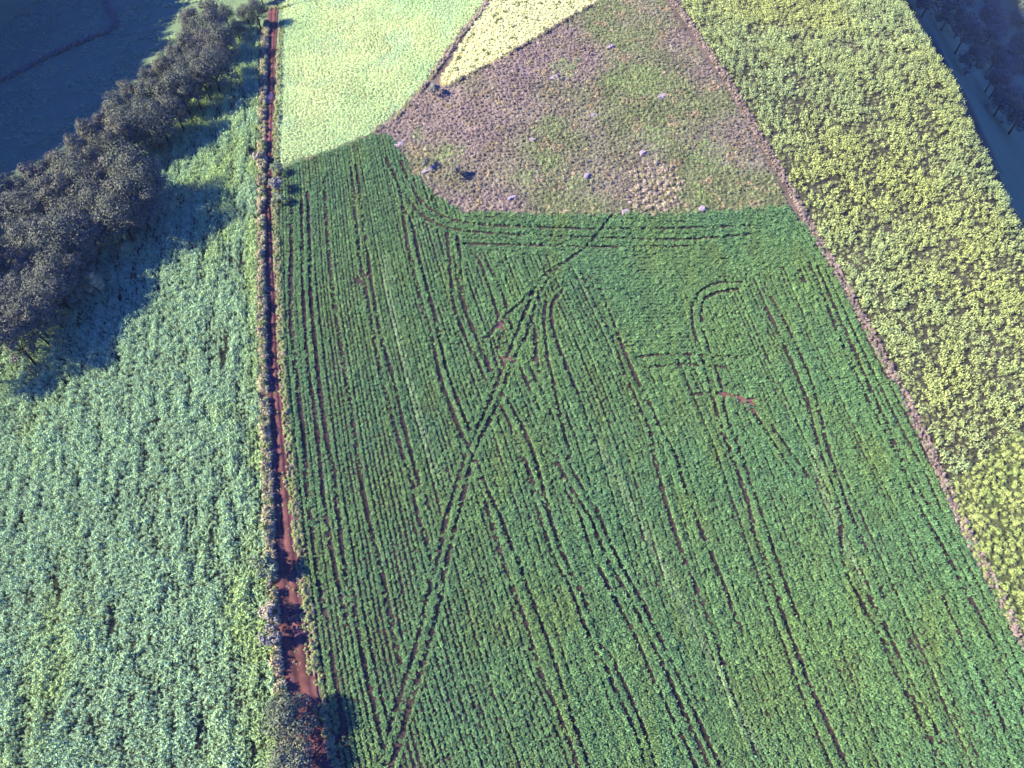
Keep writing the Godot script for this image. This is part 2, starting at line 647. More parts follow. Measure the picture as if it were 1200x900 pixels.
func soybeans() -> void:
	mask.resize(MW * MH)
	mask.fill(-1)
	var wide := [
		[[361, 227], [363, 290], [365, 357], [370, 407], [373, 440], [383, 513], [392, 557], [395, 588], [402, 650], [408, 710]],
		[[380, 210], [385, 290], [392, 357], [398, 397], [405, 440], [413, 490], [420, 540], [428, 590], [438, 633], [450, 683], [460, 740], [469, 778]],
		[[388, 767], [393, 797], [400, 833], [405, 875]],
		[[413, 690], [422, 750], [430, 792], [440, 833], [447, 867], [450, 898], [456, 950]],
		[[342, 243], [342, 290], [341, 363], [347, 440], [355, 507], [360, 573], [368, 640], [375, 690], [380, 720]],
		[[447, 897], [450, 873], [477, 790], [490, 747], [503, 690], [513, 653], [525, 600], [547, 533], [573, 473], [590, 430], [603, 397], [617, 363], [627, 338], [640, 322], [656, 311]],
		[[455, 905], [467, 873], [483, 817], [503, 753], [515, 703], [523, 660], [538, 600], [557, 527], [577, 487], [600, 427], [618, 390], [626, 362], [634, 340], [648, 322]],
		[[947, 310], [967, 357], [987, 407], [1010, 457], [1030, 497], [1053, 540], [1077, 597], [1100, 637], [1123, 680], [1150, 730], [1170, 773], [1200, 843], [1240, 930]],
		[[717, 253], [690, 287], [677, 297], [655, 315], [630, 337], [595, 370], [565, 402]],
	]
	var thin := [
		[[354, 235], [354, 290], [356, 357], [362, 440], [368, 473], [373, 520], [380, 590], [390, 653], [402, 710], [407, 737]],
		[[412, 198], [420, 288], [430, 348], [442, 415], [450, 450], [462, 500], [480, 560], [488, 597], [500, 640], [512, 690]],
		[[417, 195], [430, 288], [443, 380], [463, 450], [473, 497], [490, 560], [503, 597]],
		[[453, 187], [467, 217], [474, 262], [480, 300], [492, 350], [507, 400], [517, 447], [533, 490], [547, 523], [557, 540], [570, 573], [583, 600], [603, 650], [627, 713], [647, 767], [663, 820], [690, 897], [705, 940]],
		[[470, 240], [483, 265], [490, 300], [500, 337], [510, 373], [523, 433], [540, 480], [553, 510]],
		[[557, 545], [572, 600], [587, 650], [603, 697], [617, 733], [633, 787], [653, 833], [677, 897], [690, 930]],
		[[524, 275], [527, 310], [532, 360], [547, 400], [560, 427], [573, 453], [597, 497], [613, 533], [630, 597], [647, 650], [667, 690], [693, 753], [713, 790], [740, 850], [755, 897]],
		[[533, 300], [538, 340], [547, 370], [563, 407], [580, 457], [600, 505], [622, 560], [640, 600], [660, 650], [690, 720], [727, 830]],
		[[557, 300], [567, 320], [583, 370], [593, 403]],
		[[570, 307], [587, 343], [600, 387]],
		[[660, 340], [647, 357], [647, 380], [657, 417], [677, 463]],
		[[640, 355], [637, 373], [640, 410], [647, 443], [658, 500], [668, 540]],
		[[624, 380], [627, 400], [630, 430], [637, 467], [643, 500], [653, 543], [667, 583], [677, 600], [693, 647], [713, 690], [737, 733], [770, 807], [800, 867], [815, 900]],
		[[610, 433], [630, 477], [647, 527], [665, 565], [690, 607], [710, 653], [740, 707], [770, 767], [800, 833], [830, 897]],
		[[680, 320], [700, 363], [717, 397], [733, 443], [760, 503], [763, 517], [780, 590], [803, 660], [823, 710], [843, 770], [863, 830], [887, 887]],
		[[703, 340], [723, 390], [740, 433], [760, 473], [773, 503], [790, 533], [800, 567], [820, 620], [845, 680], [870, 745]],
		[[867, 332], [840, 333], [820, 343], [810, 360], [812, 387], [820, 413], [828, 443], [840, 487], [853, 523], [867, 563], [875, 587], [883, 625], [900, 673], [923, 740], [950, 807], [987, 890]],
		[[863, 340], [837, 345], [823, 355], [822, 380], [830, 410], [843, 450], [850, 487], [867, 533], [890, 597], [910, 660], [933, 723]],
		[[897, 363], [913, 393], [933, 440], [947, 480], [957, 520], [973, 567], [983, 597], [987, 660], [1013, 717], [1047, 773], [1077, 840], [1103, 897]],
		[[903, 350], [920, 380], [947, 440], [960, 487], [970, 530], [993, 597], [1010, 640], [1035, 700]],
		[[953, 303], [977, 360], [997, 403], [1017, 453], [1040, 503], [1063, 553], [1087, 593]],
		[[880, 480], [903, 517], [930, 557]], [[903, 500], [927, 533], [947, 560]],
		[[453, 187], [467, 217], [480, 237], [500, 257], [533, 270], [587, 275], [700, 280], [800, 282], [880, 276]],
		[[470, 190], [480, 215], [495, 238], [520, 255], [560, 264], [640, 268], [740, 270], [880, 266]],
		[[545, 287], [640, 289], [700, 291], [800, 290]],
		[[1005, 700], [1030, 750], [1060, 810], [1090, 870]],
		[[1103, 700], [1130, 760], [1165, 830], [1190, 890]],
		[[745, 420], [790, 416], [830, 418], [870, 420]],
		[[755, 432], [800, 428], [850, 432]],
		[[810, 463], [845, 462], [880, 472]],
	]
	for l in wide:
		stamp(smooth_line(l), 0.42)
	for k in [6, 13, 25, 26]:
		var twin := []
		for p in thin[k]:
			twin.append([p[0] + 12.0, p[1]])
		thin.append(twin)
	for l in thin:
		stamp(smooth_line(l), 0.39)
	var guides := []
	for g in [
		[[328, 150], [330, 250], [332, 340], [337, 440], [351, 590], [369, 740], [382, 830], [395, 900], [404, 960]],
		[[372, 150], [380, 210], [385, 288], [392, 357], [405, 440], [420, 540], [438, 633], [460, 740], [475, 800], [505, 900], [522, 960]],
		[[440, 130], [455, 200], [480, 300], [492, 350], [507, 400], [520, 447], [547, 523], [572, 600], [603, 697], [633, 787], [677, 897], [700, 950]],
		[[600, 150], [640, 230], [680, 320], [717, 397], [745, 460], [768, 520], [788, 590], [808, 660], [823, 710], [843, 770], [863, 830], [887, 887], [915, 960]],
		[[870, 160], [905, 235], [947, 310], [987, 407], [1030, 497], [1083, 597], [1123, 680], [1170, 773], [1200, 843], [1255, 960]],
		[[880, 160], [920, 230], [985, 320], [1050, 450], [1105, 555], [1130, 620], [1200, 755], [1300, 950]]]:
		guides.append(line_at(g))
	var head := line_at([[500, 262], [560, 250], [915, 243], [945, 290], [905, 325], [845, 326], [800, 345], [806, 412], [770, 425], [740, 420], [700, 345], [690, 318], [640, 300], [560, 298]])
	var m := stemmed(6, 8, 0.19, 0.34, 0.09, 0.75)
	var sc := Scatter.new()
	for g in guides.size() - 1:
		var a: PackedVector2Array = guides[g]
		var b: PackedVector2Array = guides[g + 1]
		var mean := 0.0
		for k in 10:
			mean += absf(x_on(b, -5.0 - 7.0 * k) - x_on(a, -5.0 - 7.0 * k)) / 10.0
		var rows := maxi(1, roundi(mean / 0.5))
		for r in rows:
			var t := float(r) / rows
			var rshift := rng.randf_range(-0.07, 0.07)
			row_tone = rng.randf_range(0.88, 1.12)
			row_size = 0.8 if rng.randf() < 0.16 else rng.randf_range(0.92, 1.06)
			var z := 7.0
			while z > -92.0:
				z -= 0.135
				var zz := z + rng.randf_range(-0.12, 0.12)
				var x := lerpf(x_on(a, zz), x_on(b, zz), t)
				x += rshift + rng.randf_range(-0.08, 0.08) + rng.randf_range(-0.07, 0.07) * sstep(-22.0, 0.0, x)
				var p := pushed(Vector2(x, zz))
				if Geometry2D.is_point_in_polygon(p, head) or not in_zone("soy", p):
					continue
				soy_plant(sc, p.x, p.y)
	# headland rows across the top
	row_tone = 1.0
	row_size = 1.0
	var z := -95.0
	while z < -30.0:
		z += 0.5
		var x := -30.0
		while x < 60.0:
			x += 0.135
			var zz := z + rng.randf_range(-0.13, 0.13) + 0.012 * x + 0.25 * sin(x * 0.2)
			var p := pushed(Vector2(x, zz))
			if not Geometry2D.is_point_in_polygon(p, head) or not in_zone("soy", p):
				continue
			soy_plant(sc, p.x, p.y)
	stuff("soybean_crop", m, sc, leaf_mat, "low dark green row crop marked by tractor wheel tracks right of the red track", "crop")

func soy_plant(sc: Scatter, x: float, z: float) -> void:
	var big := n_big.get_noise_2d(x * 1.3, z * 1.3)
	var mid := n_mid.get_noise_2d(x * 2.0, z * 0.8)
	if mid + big * 0.6 < -0.85:
		return
	for b in bare:
		if Vector2(x - b.x, z - b.y).length() < b.z * (0.8 + 1.6 * n_mid.get_noise_2d(x * 8.0, z * 8.0)):
			return
	var closed := sstep(-24.0, 8.0, x)          # rows close up towards the right
	var s := (rng.randf_range(0.65, 1.3) * (0.92 + 0.26 * closed) + 0.25 * mid) * row_size
	var col := Color(0.092, 0.172, 0.056).lerp(Color(0.074, 0.158, 0.062), clampf(0.5 + big, 0.0, 1.0))
	col = col.lerp(Color(0.1, 0.16, 0.045), clampf(n_mid.get_noise_2d(x * 1.5 + 90.0, z * 0.6) * 1.3 - 0.1, 0.0, 0.8))
	for k in pale_lines.size():
		var q: PackedVector2Array = pale_lines[k]
		if z > q[0].y and z < q[q.size() - 1].y:
			var d := absf(x - x_on(q, z))
			if d < 0.8:
				col = col.lerp(Color(0.15, 0.23, 0.1), 0.75 * (1.0 - d / 0.8))
	sc.add(pos(x, z), rng.randf() * TAU, s, s * row_tone * rng.randf_range(0.7, 1.35), hue(col, row_tone * rng.randf_range(0.75, 1.25)))

func left_crop() -> void:
	var m := stemmed(5, 9, 0.29, 0.95, 0.15, 0.45)
	var sc := Scatter.new()
	var line := line_at([[305, 20], [304, 150], [302, 250], [302, 340], [304, 440], [309, 540], [313, 640], [318, 740], [322, 800], [328, 960]])
	var off := 0.2
	while off < 62.0:
		var z := 6.0
		while z > -150.0:
			z -= 0.21
			var zz := z + rng.randf_range(-0.13, 0.13)
			var x := x_on(line, zz) - off + rng.randf_range(-0.12, 0.12)
			if not in_zone("left", Vector2(x, zz)):
				continue
			var mid := n_mid.get_noise_2d(off * 5.0, zz * 0.7)
			if mid < -0.6:
				continue
			var s := rng.randf_range(0.55, 1.15) + 0.5 * mid + 0.35 * n_mid.get_noise_2d(x * 6.0 + 20.0, zz * 2.5)
			if s < 0.35:
				continue
			var col := Color(0.215, 0.345, 0.165)
			var yel := clampf(n_big.get_noise_2d(x * 1.8 + 40.0, zz * 0.7) * 1.6 + 0.5 * n_mid.get_noise_2d(x * 3.0, zz) - 0.2, 0.0, 1.0)
			yel = maxf(yel, 0.7 * sstep(2.6, 0.6, off) * clampf(0.6 + n_mid.get_noise_2d(4.0, zz * 0.8) * 2.0, 0.0, 1.0))
			col = col.lerp(Color(0.26, 0.37, 0.1), yel)
			sc.add(pos(x, zz), rng.randf() * TAU, s, s * rng.randf_range(0.75, 1.25), hue(col, rng.randf_range(0.8, 1.2)))
		off += 0.45
	stuff("tall_leafy_crop", m, sc, leaf_mat, "tall pale green leafy crop between the tree belt and the red track", "crop")

func bushy_crop() -> void:
	var m := stemmed(6, 10, 0.36, 0.95, 0.16, 0.5)
	var sc := Scatter.new()
	var gs := Scatter.new()
	var gm := tuft(26, 0.4, 0.4, 0.035)
	var z := -150.0
	while z < 0.0:
		z += 0.56
		var x := 10.0
		while x < 95.0:
			x += 0.56
			var xx := x + rng.randf_range(-0.3, 0.3)
			var zz := z + rng.randf_range(-0.3, 0.3)
			var p := Vector2(xx, zz)
			if in_zone("grassy", p):
				for k in 1:
					var q := p + Vector2(rng.randf_range(-0.3, 0.3), rng.randf_range(-0.3, 0.3))
					var gcol := Color(0.19, 0.25, 0.075).lerp(Color(0.24, 0.28, 0.09), clampf(0.5 + n_mid.get_noise_2d(q.x, q.y) * 1.5, 0.0, 1.0))
					gs.add(pos(q.x, q.y), rng.randf() * TAU, rng.randf_range(0.7, 1.4), rng.randf_range(0.6, 1.3), hue(gcol, rng.randf_range(0.8, 1.2)))
				continue
			if not in_zone("bushy", p) or xx > brow(zz) + 1.0:
				continue
			var mid := n_mid.get_noise_2d(xx * 1.6, zz * 1.6)
			if rng.randf() < 0.3 - 0.8 * mid:
				if rng.randf() < 0.75:
					gs.add(pos(xx, zz), rng.randf() * TAU, rng.randf_range(0.6, 1.1), rng.randf_range(0.4, 0.9), hue(Color(0.15, 0.17, 0.075), rng.randf_range(0.7, 1.2)))
				continue
			var s := rng.randf_range(0.7, 1.25) + 0.3 * mid
			var col := Color(0.29, 0.34, 0.105).lerp(Color(0.235, 0.31, 0.125), clampf(0.5 + 1.2 * n_big.get_noise_2d(xx, zz), 0.0, 1.0))
			sc.add(pos(xx, zz), rng.randf() * TAU, s, s * rng.randf_range(0.8, 1.3), hue(col, rng.randf_range(0.8, 1.2)))
	stuff("bushy_crop", m, sc, leaf_mat, "yellow green bushy crop in separate clumps on the hill beyond the grey verge", "crop")
	stuff("field_grass", gm, gs, dull_mat, "yellow green grass between and beside the bushy clumps on the hill", "grass")

func far_fields() -> void:
	var m := stemmed(5, 6, 0.26, 0.24, 0.13, 0.5)
	var sc := Scatter.new()
	var line := line_at([[333, -30], [329, 60], [327, 110], [324, 170], [326, 200]])
	var off := 0.1
	while off < 50.0:
		var z := -60.0
		while z > -150.0:
			z -= 0.24 + rng.randf_range(-0.1, 0.1)
			var x := x_on(line, z) + off + rng.randf_range(-0.2, 0.2)
			var p := Vector2(x, z)
			if not in_zone("bright", p):
				continue
			var mid := n_mid.get_noise_2d(x * 2.0, z * 0.9)
			if mid < -0.75:
				continue
			var col := Color(0.38, 0.57, 0.24).lerp(Color(0.49, 0.61, 0.26), clampf(0.4 + 1.5 * n_big.get_noise_2d(x * 1.5 + 9.0, z), 0.0, 1.0))
			col = col.lerp(Color(0.37, 0.55, 0.28), clampf(n_mid.get_noise_2d(x + 30.0, z * 0.7) * 1.6 - 0.2, 0.0, 0.7))
			sc.add(pos(x, z), rng.randf() * TAU, rng.randf_range(0.7, 1.1) + 0.3 * mid, rng.randf_range(0.6, 1.2), hue(col, rng.randf_range(0.85, 1.15)))
		off += 0.42
	stuff("pale_crop", m, sc, dull_mat, "pale bright green crop beyond the dark row crop beside the red track", "crop")
	var t := tuft(22, 0.34, 0.2, 0.035)
	var gs := Scatter.new()
	var ditch := line_at([[556, 34], [546, 56], [534, 78], [522, 101]])
	var zz := -130.0
	while zz < -70.0:
		zz += 0.42
		var x := -25.0
		while x < 40.0:
			x += 0.42
			var p := Vector2(x + rng.randf_range(-0.2, 0.2), zz + rng.randf_range(-0.2, 0.2))
			if not in_zone("yellow", p):
				continue
			if absf(p.x - x_on(ditch, p.y)) < 0.22 and p.y < ditch[3].y and p.y > ditch[0].y:
				continue
			var col := Color(0.44, 0.46, 0.22)
			var s := 1.0
			if rng.randf() < 0.02:
				col = Color(0.09, 0.11, 0.04)
				s = 1.5
			gs.add(pos(p.x, p.y), rng.randf() * TAU, s * rng.randf_range(0.8, 1.3), s * rng.randf_range(0.6, 1.3), hue(col, rng.randf_range(0.88, 1.12)))
	stuff("yellow_grass", t, gs, dull_mat, "short yellow grass in the narrow wedge above the brown rough patch", "grass")

func rough_patch() -> void:
	var t := tuft(30, 0.36, 0.3, 0.03)
	var lf := leafy(34, 0.32, 0.34, 0.12, 0.7, 0.5)
	var gs := Scatter.new()
	var bs := Scatter.new()
	var dry := at(768, 222)
	var greens := []
	for g in [[530, 180, 2.2], [666, 78, 2.6], [645, 150, 2.5], [680, 215, 1.6], [615, 210, 2.0], [770, 160, 3.0], [826, 228, 2.0], [490, 158, 1.4], [720, 95, 2.5], [640, 190, 2.2], [750, 90, 4.0], [830, 180, 3.5]]:
		var c := at(g[0], g[1])
		greens.append([c.x, c.z, g[2]])
	var z := -130.0
	while z < -40.0:
		z += 0.4
		var x := -30.0
		while x < 60.0:
			x += 0.4
			var p := Vector2(x + rng.randf_range(-0.2, 0.2), z + rng.randf_range(-0.2, 0.2))
			if not in_zone("rough", p):
				continue
			var m := clampf(0.42 + 1.5 * n_big.get_noise_2d(p.x * 1.4, p.y * 1.4) + (p.x - 6.0) * 0.03, 0.0, 1.0)
			var near := 0.0
			for g in greens:
				near = maxf(near, 1.0 - Vector2(p.x - g[0], p.y - g[1]).length() / (g[2] * (1.0 + n_mid.get_noise_2d(p.x * 4.0, p.y * 4.0))))
			var col := Color(0.22, 0.17, 0.145).lerp(Color(0.16, 0.19, 0.085), m)
			if n_mid.get_noise_2d(p.x * 2.5 + 70.0, p.y * 2.5) > 0.32:
				col = Color(0.26, 0.21, 0.12)
			if near > 0.0:
				col = col.lerp(Color(0.16, 0.23, 0.075), clampf(near * 1.6, 0.0, 0.75))
			var dd := Vector2(p.x - dry.x, (p.y - dry.z) * 0.8).length() + 2.0 * n_mid.get_noise_2d(p.x * 3.0, p.y * 3.0)
			var s := rng.randf_range(0.6, 1.15)
			if dd < 3.6:
				col = Color(0.33, 0.27, 0.2) if rng.randf() < 0.65 else Color(0.2, 0.19, 0.1)
				s *= rng.randf_range(0.9, 1.5)
			col = hue(col, rng.randf_range(0.55, 1.3))
			if dd >= 3.6 and rng.randf() < 0.12 + 0.4 * m + near:
				bs.add(pos(p.x, p.y), rng.randf() * TAU, s, s * rng.randf_range(0.7, 1.4), col)
			elif rng.randf() < 0.8:
				gs.add(pos(p.x, p.y), rng.randf() * TAU, s, s * rng.randf_range(0.5, 1.3), col)
	stuff("rough_grass", t, gs, dull_mat, "dry brown grass tufts covering the uncropped rocky patch", "grass")
	stuff("rough_weeds", lf, bs, dull_mat, "low green and brown weeds growing over the uncropped rocky patch", "weeds")

func strip(sc: Scatter, pts: Array, half: float, step: float, cols: Array, s0: float, s1: float, gap := -9.0) -> void:
	var line := smooth_line(pts)
	for i in line.size() - 1:
		var n := int(line[i].distance_to(line[i + 1]) / step) + 1
		for k in n:
			var p := line[i].lerp(line[i + 1], (k + rng.randf()) / n) + Vector2(rng.randf_range(-half, half), rng.randf_range(-0.2, 0.2))
			var m := n_mid.get_noise_2d(p.x * 3.0 + 11.0, p.y * 3.0)
			if m < gap:
				continue
			var c: Color = cols[rng.randi() % cols.size()]
			var s := rng.randf_range(s0, s1) * (1.0 + 0.5 * m)
			sc.add(pos(p.x, p.y), rng.randf() * TAU, s, s * rng.randf_range(0.7, 1.3), hue(c, rng.randf_range(0.8, 1.2)))

func verges() -> void:
	var t := tuft(34, 0.34, 0.6, 0.028)
	var dry := [Color(0.25, 0.21, 0.14), Color(0.13, 0.17, 0.07), Color(0.22, 0.2, 0.13), Color(0.12, 0.15, 0.06), Color(0.28, 0.26, 0.16)]
	var pale := [Color(0.2, 0.25, 0.1), Color(0.17, 0.23, 0.08), Color(0.25, 0.22, 0.14)]
	var mauve := [Color(0.25, 0.19, 0.175), Color(0.2, 0.16, 0.15), Color(0.28, 0.23, 0.19), Color(0.17, 0.15, 0.1)]
	var a := Scatter.new()
	strip(a, [[313, 28], [311, 60], [309, 120], [308, 200], [307, 290], [308, 370], [310, 440], [313, 520], [316, 590], [319, 660], [323, 740], [329, 800], [335, 850]], 0.4, 0.05, dry, 0.8, 1.6, -0.35)
	strip(a, [[306, 15], [318, 11], [336, 9]], 0.8, 0.04, pale, 0.6, 1.1)
	stuff("verge_weeds", t, a, dull_mat, "straw coloured weeds along the tall crop side of the red track", "weeds")
	var b := Scatter.new()
	strip(b, [[331, 25], [328, 60], [327, 110], [324, 160], [323, 250], [325, 290], [329, 370], [332, 440], [339, 520], [346, 590], [356, 660], [366, 740], [375, 800], [385, 860], [394, 900], [405, 960]], 0.42, 0.05, pale, 0.4, 0.85, -0.45)
	strip(b, [[312, 100], [310, 200], [313, 330], [318, 440], [326, 540], [335, 640], [346, 740], [356, 800]], 0.6, 0.16, pale, 0.2, 0.45, 0.0)
	strip(b, [[334, 560], [341, 600], [349, 660], [357, 740], [365, 800], [372, 850]], 0.14, 0.1, pale, 0.3, 0.6, -0.15)
	stuff("track_grass", t, b, dull_mat, "pale grass fringe along the dark row crop side of the red track", "grass")
	var c := Scatter.new()
	var line := [[785, 0], [803, 22], [826, 56], [855, 100], [888, 158], [925, 222], [955, 276], [993, 342], [1030, 412], [1068, 483], [1101, 555], [1127, 616], [1167, 694], [1207, 772], [1295, 950]]
	strip(c, line, 0.55, 0.05, mauve, 0.45, 0.85, -0.45)
	strip(c, [[494, 105], [512, 80], [540, 42], [562, 16], [580, -10]], 0.55, 0.05, [Color(0.24, 0.2, 0.17), Color(0.3, 0.26, 0.21), Color(0.2, 0.2, 0.11)], 0.4, 0.9, -0.25)
	strip(c, [[437, 156], [470, 132], [494, 106]], 0.4, 0.06, [Color(0.24, 0.22, 0.15), Color(0.2, 0.22, 0.1)], 0.4, 0.8, -0.2)
	strip(c, [[524, 102], [545, 91], [587, 69], [618, 51], [647, 34], [672, 19], [697, 5]], 0.3, 0.06, [Color(0.22, 0.18, 0.15), Color(0.18, 0.19, 0.1)], 0.4, 0.8, -0.2)
	stuff("dry_verge_grass", t, c, dull_mat, "greyish mauve dry grass along the field boundaries on the hill", "grass")

func slope_grass() -> void:
	var t := tuft(20, 0.5, 0.3, 0.05)
	var a := Scatter.new()
	for i in 9000:
		var px := rng.randf_range(-60, 260)
		var w := at(px, rng.randf_range(-40, 210 - 0.7 * px))
		if w.x < -100.0 or in_zone("left", Vector2(w.x, w.z)):
			continue
		var m := n_mid.get_noise_2d(w.x * 0.7, w.z * 1.6)
		if m < -0.1:
			continue
		a.add(w, rng.randf() * TAU, rng.randf_range(0.5, 1.1), rng.randf_range(0.4, 1.0), hue(Color(0.19, 0.27, 0.12), rng.randf_range(0.75, 1.2)))
	stuff("slope_grass", t, a, dull_mat, "short grass on the shaded hillside behind the tree belt", "grass")
	var b := Scatter.new()
	strip(b, [[-40, 112], [10, 92], [40, 76], [72, 61], [105, 47], [128, 38], [136, 30], [133, 18], [126, 4], [122, -20]], 0.7, 0.05, [Color(0.2, 0.17, 0.14), Color(0.17, 0.16, 0.09)], 0.6, 1.3, -0.5)
	stuff("terrace_weeds", tuft(34, 0.34, 0.6, 0.03), b, dull_mat, "dark line of weeds along a terrace across the shaded hillside", "weeds")

func make_tree(called: String, lobes: int, rx: float, y0: float, y1: float, per: int, leaf: float, col: Color, tr: float) -> Node3D:
	var o := thing(called, Vector3.ZERO)
	mesh_node("trunk", trunk(y0 + (y1 - y0) * 0.35, tr, 6, rx * 0.6, (y1 - y0) * 0.35), bark_mat, o)
	var m := StandardMaterial3D.new()
	m.vertex_color_use_as_albedo = true
	m.albedo_color = col.linear_to_srgb()
	m.roughness = 0.6
	m.metallic_specular = 0.35
	m.backlight = Color(0.15, 0.18, 0.1)
	mesh_node("crown", crown(lobes, rx, y0, y1, per, leaf, 0.85), m, o)
	return o

func trees() -> void:
	var protos := [
		make_tree("belt_tree", 34, 3.2, 0.9, 9.0, 230, 0.18, Color(0.055, 0.066, 0.048), 0.2),
		make_tree("belt_tree", 30, 2.7, 0.8, 8.2, 230, 0.17, Color(0.06, 0.06, 0.056), 0.17),
		make_tree("belt_tree", 38, 3.8, 1.0, 9.5, 230, 0.19, Color(0.05, 0.062, 0.042), 0.24),
		make_tree("belt_tree", 26, 2.3, 0.9, 9.6, 230, 0.17, Color(0.065, 0.07, 0.047), 0.16)]
	var used := [false, false, false, false]
	var looks := ["rounded grey green", "small mauve grey", "broad dark green", "slender olive grey"]
	var belt := "tree in the long belt between shaded hillside and tall pale crop"
	var clump := "tree in the thick clump where the tree belt widens"
	var head := "tree where the belt meets the head of the red track"
	var list := []
	for p in [[100, 152], [122, 137], [140, 120], [152, 102], [172, 88], [190, 76], [206, 62], [212, 44], [222, 28], [246, 22], [226, 62], [242, 46], [258, 34], [216, 82], [200, 96], [232, 82], [186, 112], [166, 127], [146, 147], [122, 165], [182, 130], [205, 112], [84, 166], [62, 184], [36, 198], [160, 150], [250, 62], [104, 180], [240, 8], [222, 12], [112, 146], [134, 150], [176, 104], [210, 74], [232, 38], [222, 98], [196, 122], [172, 142], [148, 134], [90, 184], [70, 200], [246, 74], [262, 48], [236, 70], [30, 218]]:
		list.append([p[0], p[1], belt, "trees of the belt", 0.78])
	for p in [[12, 214], [26, 236], [60, 216], [92, 202], [122, 192], [148, 190], [164, 206], [76, 242], [106, 230], [135, 222], [158, 236], [46, 262], [20, 268], [90, 262], [60, 290], [30, 300], [84, 288], [4, 292], [10, 332], [45, 330], [62, 314], [20, 360], [46, 350], [4, 388], [40, 242], [108, 240], [72, 268], [150, 218], [40, 282], [78, 306], [30, 320], [58, 312], [30, 340], [58, 332], [12, 350], [24, 372], [130, 240], [60, 240], [4, 240], [104, 208], [-25, 250], [-30, 310], [-25, 370], [-40, 420]]:
		list.append([p[0], p[1], clump, "trees of the thick clump", 0.88])
	for p in [[264, 14], [284, 10], [296, 4], [274, 28], [290, -14], [304, -16]]:
		list.append([p[0], p[1], head, "small trees at the head of the track", 0.5])
	for t in list:
		var k := rng.randi() % 4
		var s: float = t[4] * rng.randf_range(0.85, 1.15)
		var hgt: float = [9.0, 8.2, 9.5, 9.6][k] * s
		var w := at(t[0] + rng.randf_range(-4, 4), t[1] + rng.randf_range(-3, 3), hgt * 0.8)
		var o: Node3D = protos[k]
		var sv := Vector3(s * rng.randf_range(0.9, 1.1), s, s * rng.randf_range(0.9, 1.1))
		if used[k]:
			o = copy(protos[k], w, rng.randf() * TAU, sv)
			o.name = numbered("belt_tree")
		else:
			used[k] = true
			o.position = w
			o.rotation.y = rng.randf() * TAU
			o.scale = sv
		tag(o, looks[k] + " " + t[2], "tree", looks[k] + " " + t[3])
	# the dark wood on the far side of the brow
	var dark := [
		make_tree("wood_tree", 30, 3.4, 0.5, 7.5, 90, 0.36, Color(0.05, 0.07, 0.05), 0.2),
		make_tree("wood_tree", 28, 3.0, 0.5, 8.5, 90, 0.34, Color(0.065, 0.08, 0.06), 0.2)]
	var dused := [false, false]
	for row in 13:
		for c in 10:
			var py := -80.0 + row * 20.0 + rng.randf_range(-8, 8)
			var px := 1068.0 + maxf(0.0, (py - 5.0) * 0.72) + 8.0 + c * 20.0 + rng.randf_range(-8, 8)
			if px > 1260.0 or (py > 185.0):
				continue
			var k := rng.randi() % 2
			var w := at(px, py)
			var s := rng.randf_range(1.3, 1.9)
			var o: Node3D = dark[k]
			if dused[k]:
				o = copy(dark[k], w, rng.randf() * TAU, Vector3.ONE * s)
				o.name = numbered("wood_tree")
			else:
				dused[k] = true
				o.position = w
				o.scale = Vector3.ONE * s
			tag(o, "dark tree in the shaded wood down the slope behind the bushy crop", "tree", "trees of the shaded wood")
	# tall wood on the hill outside the frame, whose shade lies on the hillside at the upper left
	var hw := Scatter.new()
	for i in 26:
		var z := -74.0 - i * 3.4
		for j in 4:
			var x := -105.0 - j * 6.0 + rng.randf_range(-2, 2)
			hw.add(pos(x, z + rng.randf_range(-1, 1)), rng.randf() * TAU, 1.25, rng.randf_range(1.7, 2.3), Color(0.09, 0.1, 0.07))
	for i in 9:
		for j in 3:
			var z := -54.0 - i * 2.6 + rng.randf_range(-0.8, 0.8)
			var x := -75.0 - i * 0.9 - j * 4.5
			hw.add(pos(x, z), rng.randf() * TAU, 0.95, rng.randf_range(1.8, 2.3), Color(0.06, 0.07, 0.05))
	stuff("hill_wood", crown(30, 3.3, 0.5, 10.0, 70, 0.5, 0.85), hw, dull_mat, "tall wood along the crest of the hill past the shaded slope", "wood")

func boulder(seed_: int) -> ArrayMesh:
	var s := SphereMesh.new()
	s.radial_segments = 14
	s.rings = 9
	s.radius = 0.5
	s.height = 1.0
	var arr := s.get_mesh_arrays()
	var v: PackedVector3Array = arr[Mesh.ARRAY_VERTEX]
	var f := FastNoiseLite.new()
	f.seed = seed_
	f.frequency = 1.3
	for i in v.size():
		var p := v[i]
		var k := 1.0 + 0.75 * f.get_noise_3dv(p)
		p *= k
		p.y = minf(p.y, 0.33 + 0.1 * f.get_noise_2d(p.x * 3.0, p.z * 3.0))
		v[i] = p
	var st := SurfaceTool.new()
	st.begin(Mesh.PRIMITIVE_TRIANGLES)
	var idx: PackedInt32Array = arr[Mesh.ARRAY_INDEX]
	for i in idx:
		st.set_smooth_group(-1)
		st.add_vertex(v[i])
	st.generate_normals()
	return st.commit()

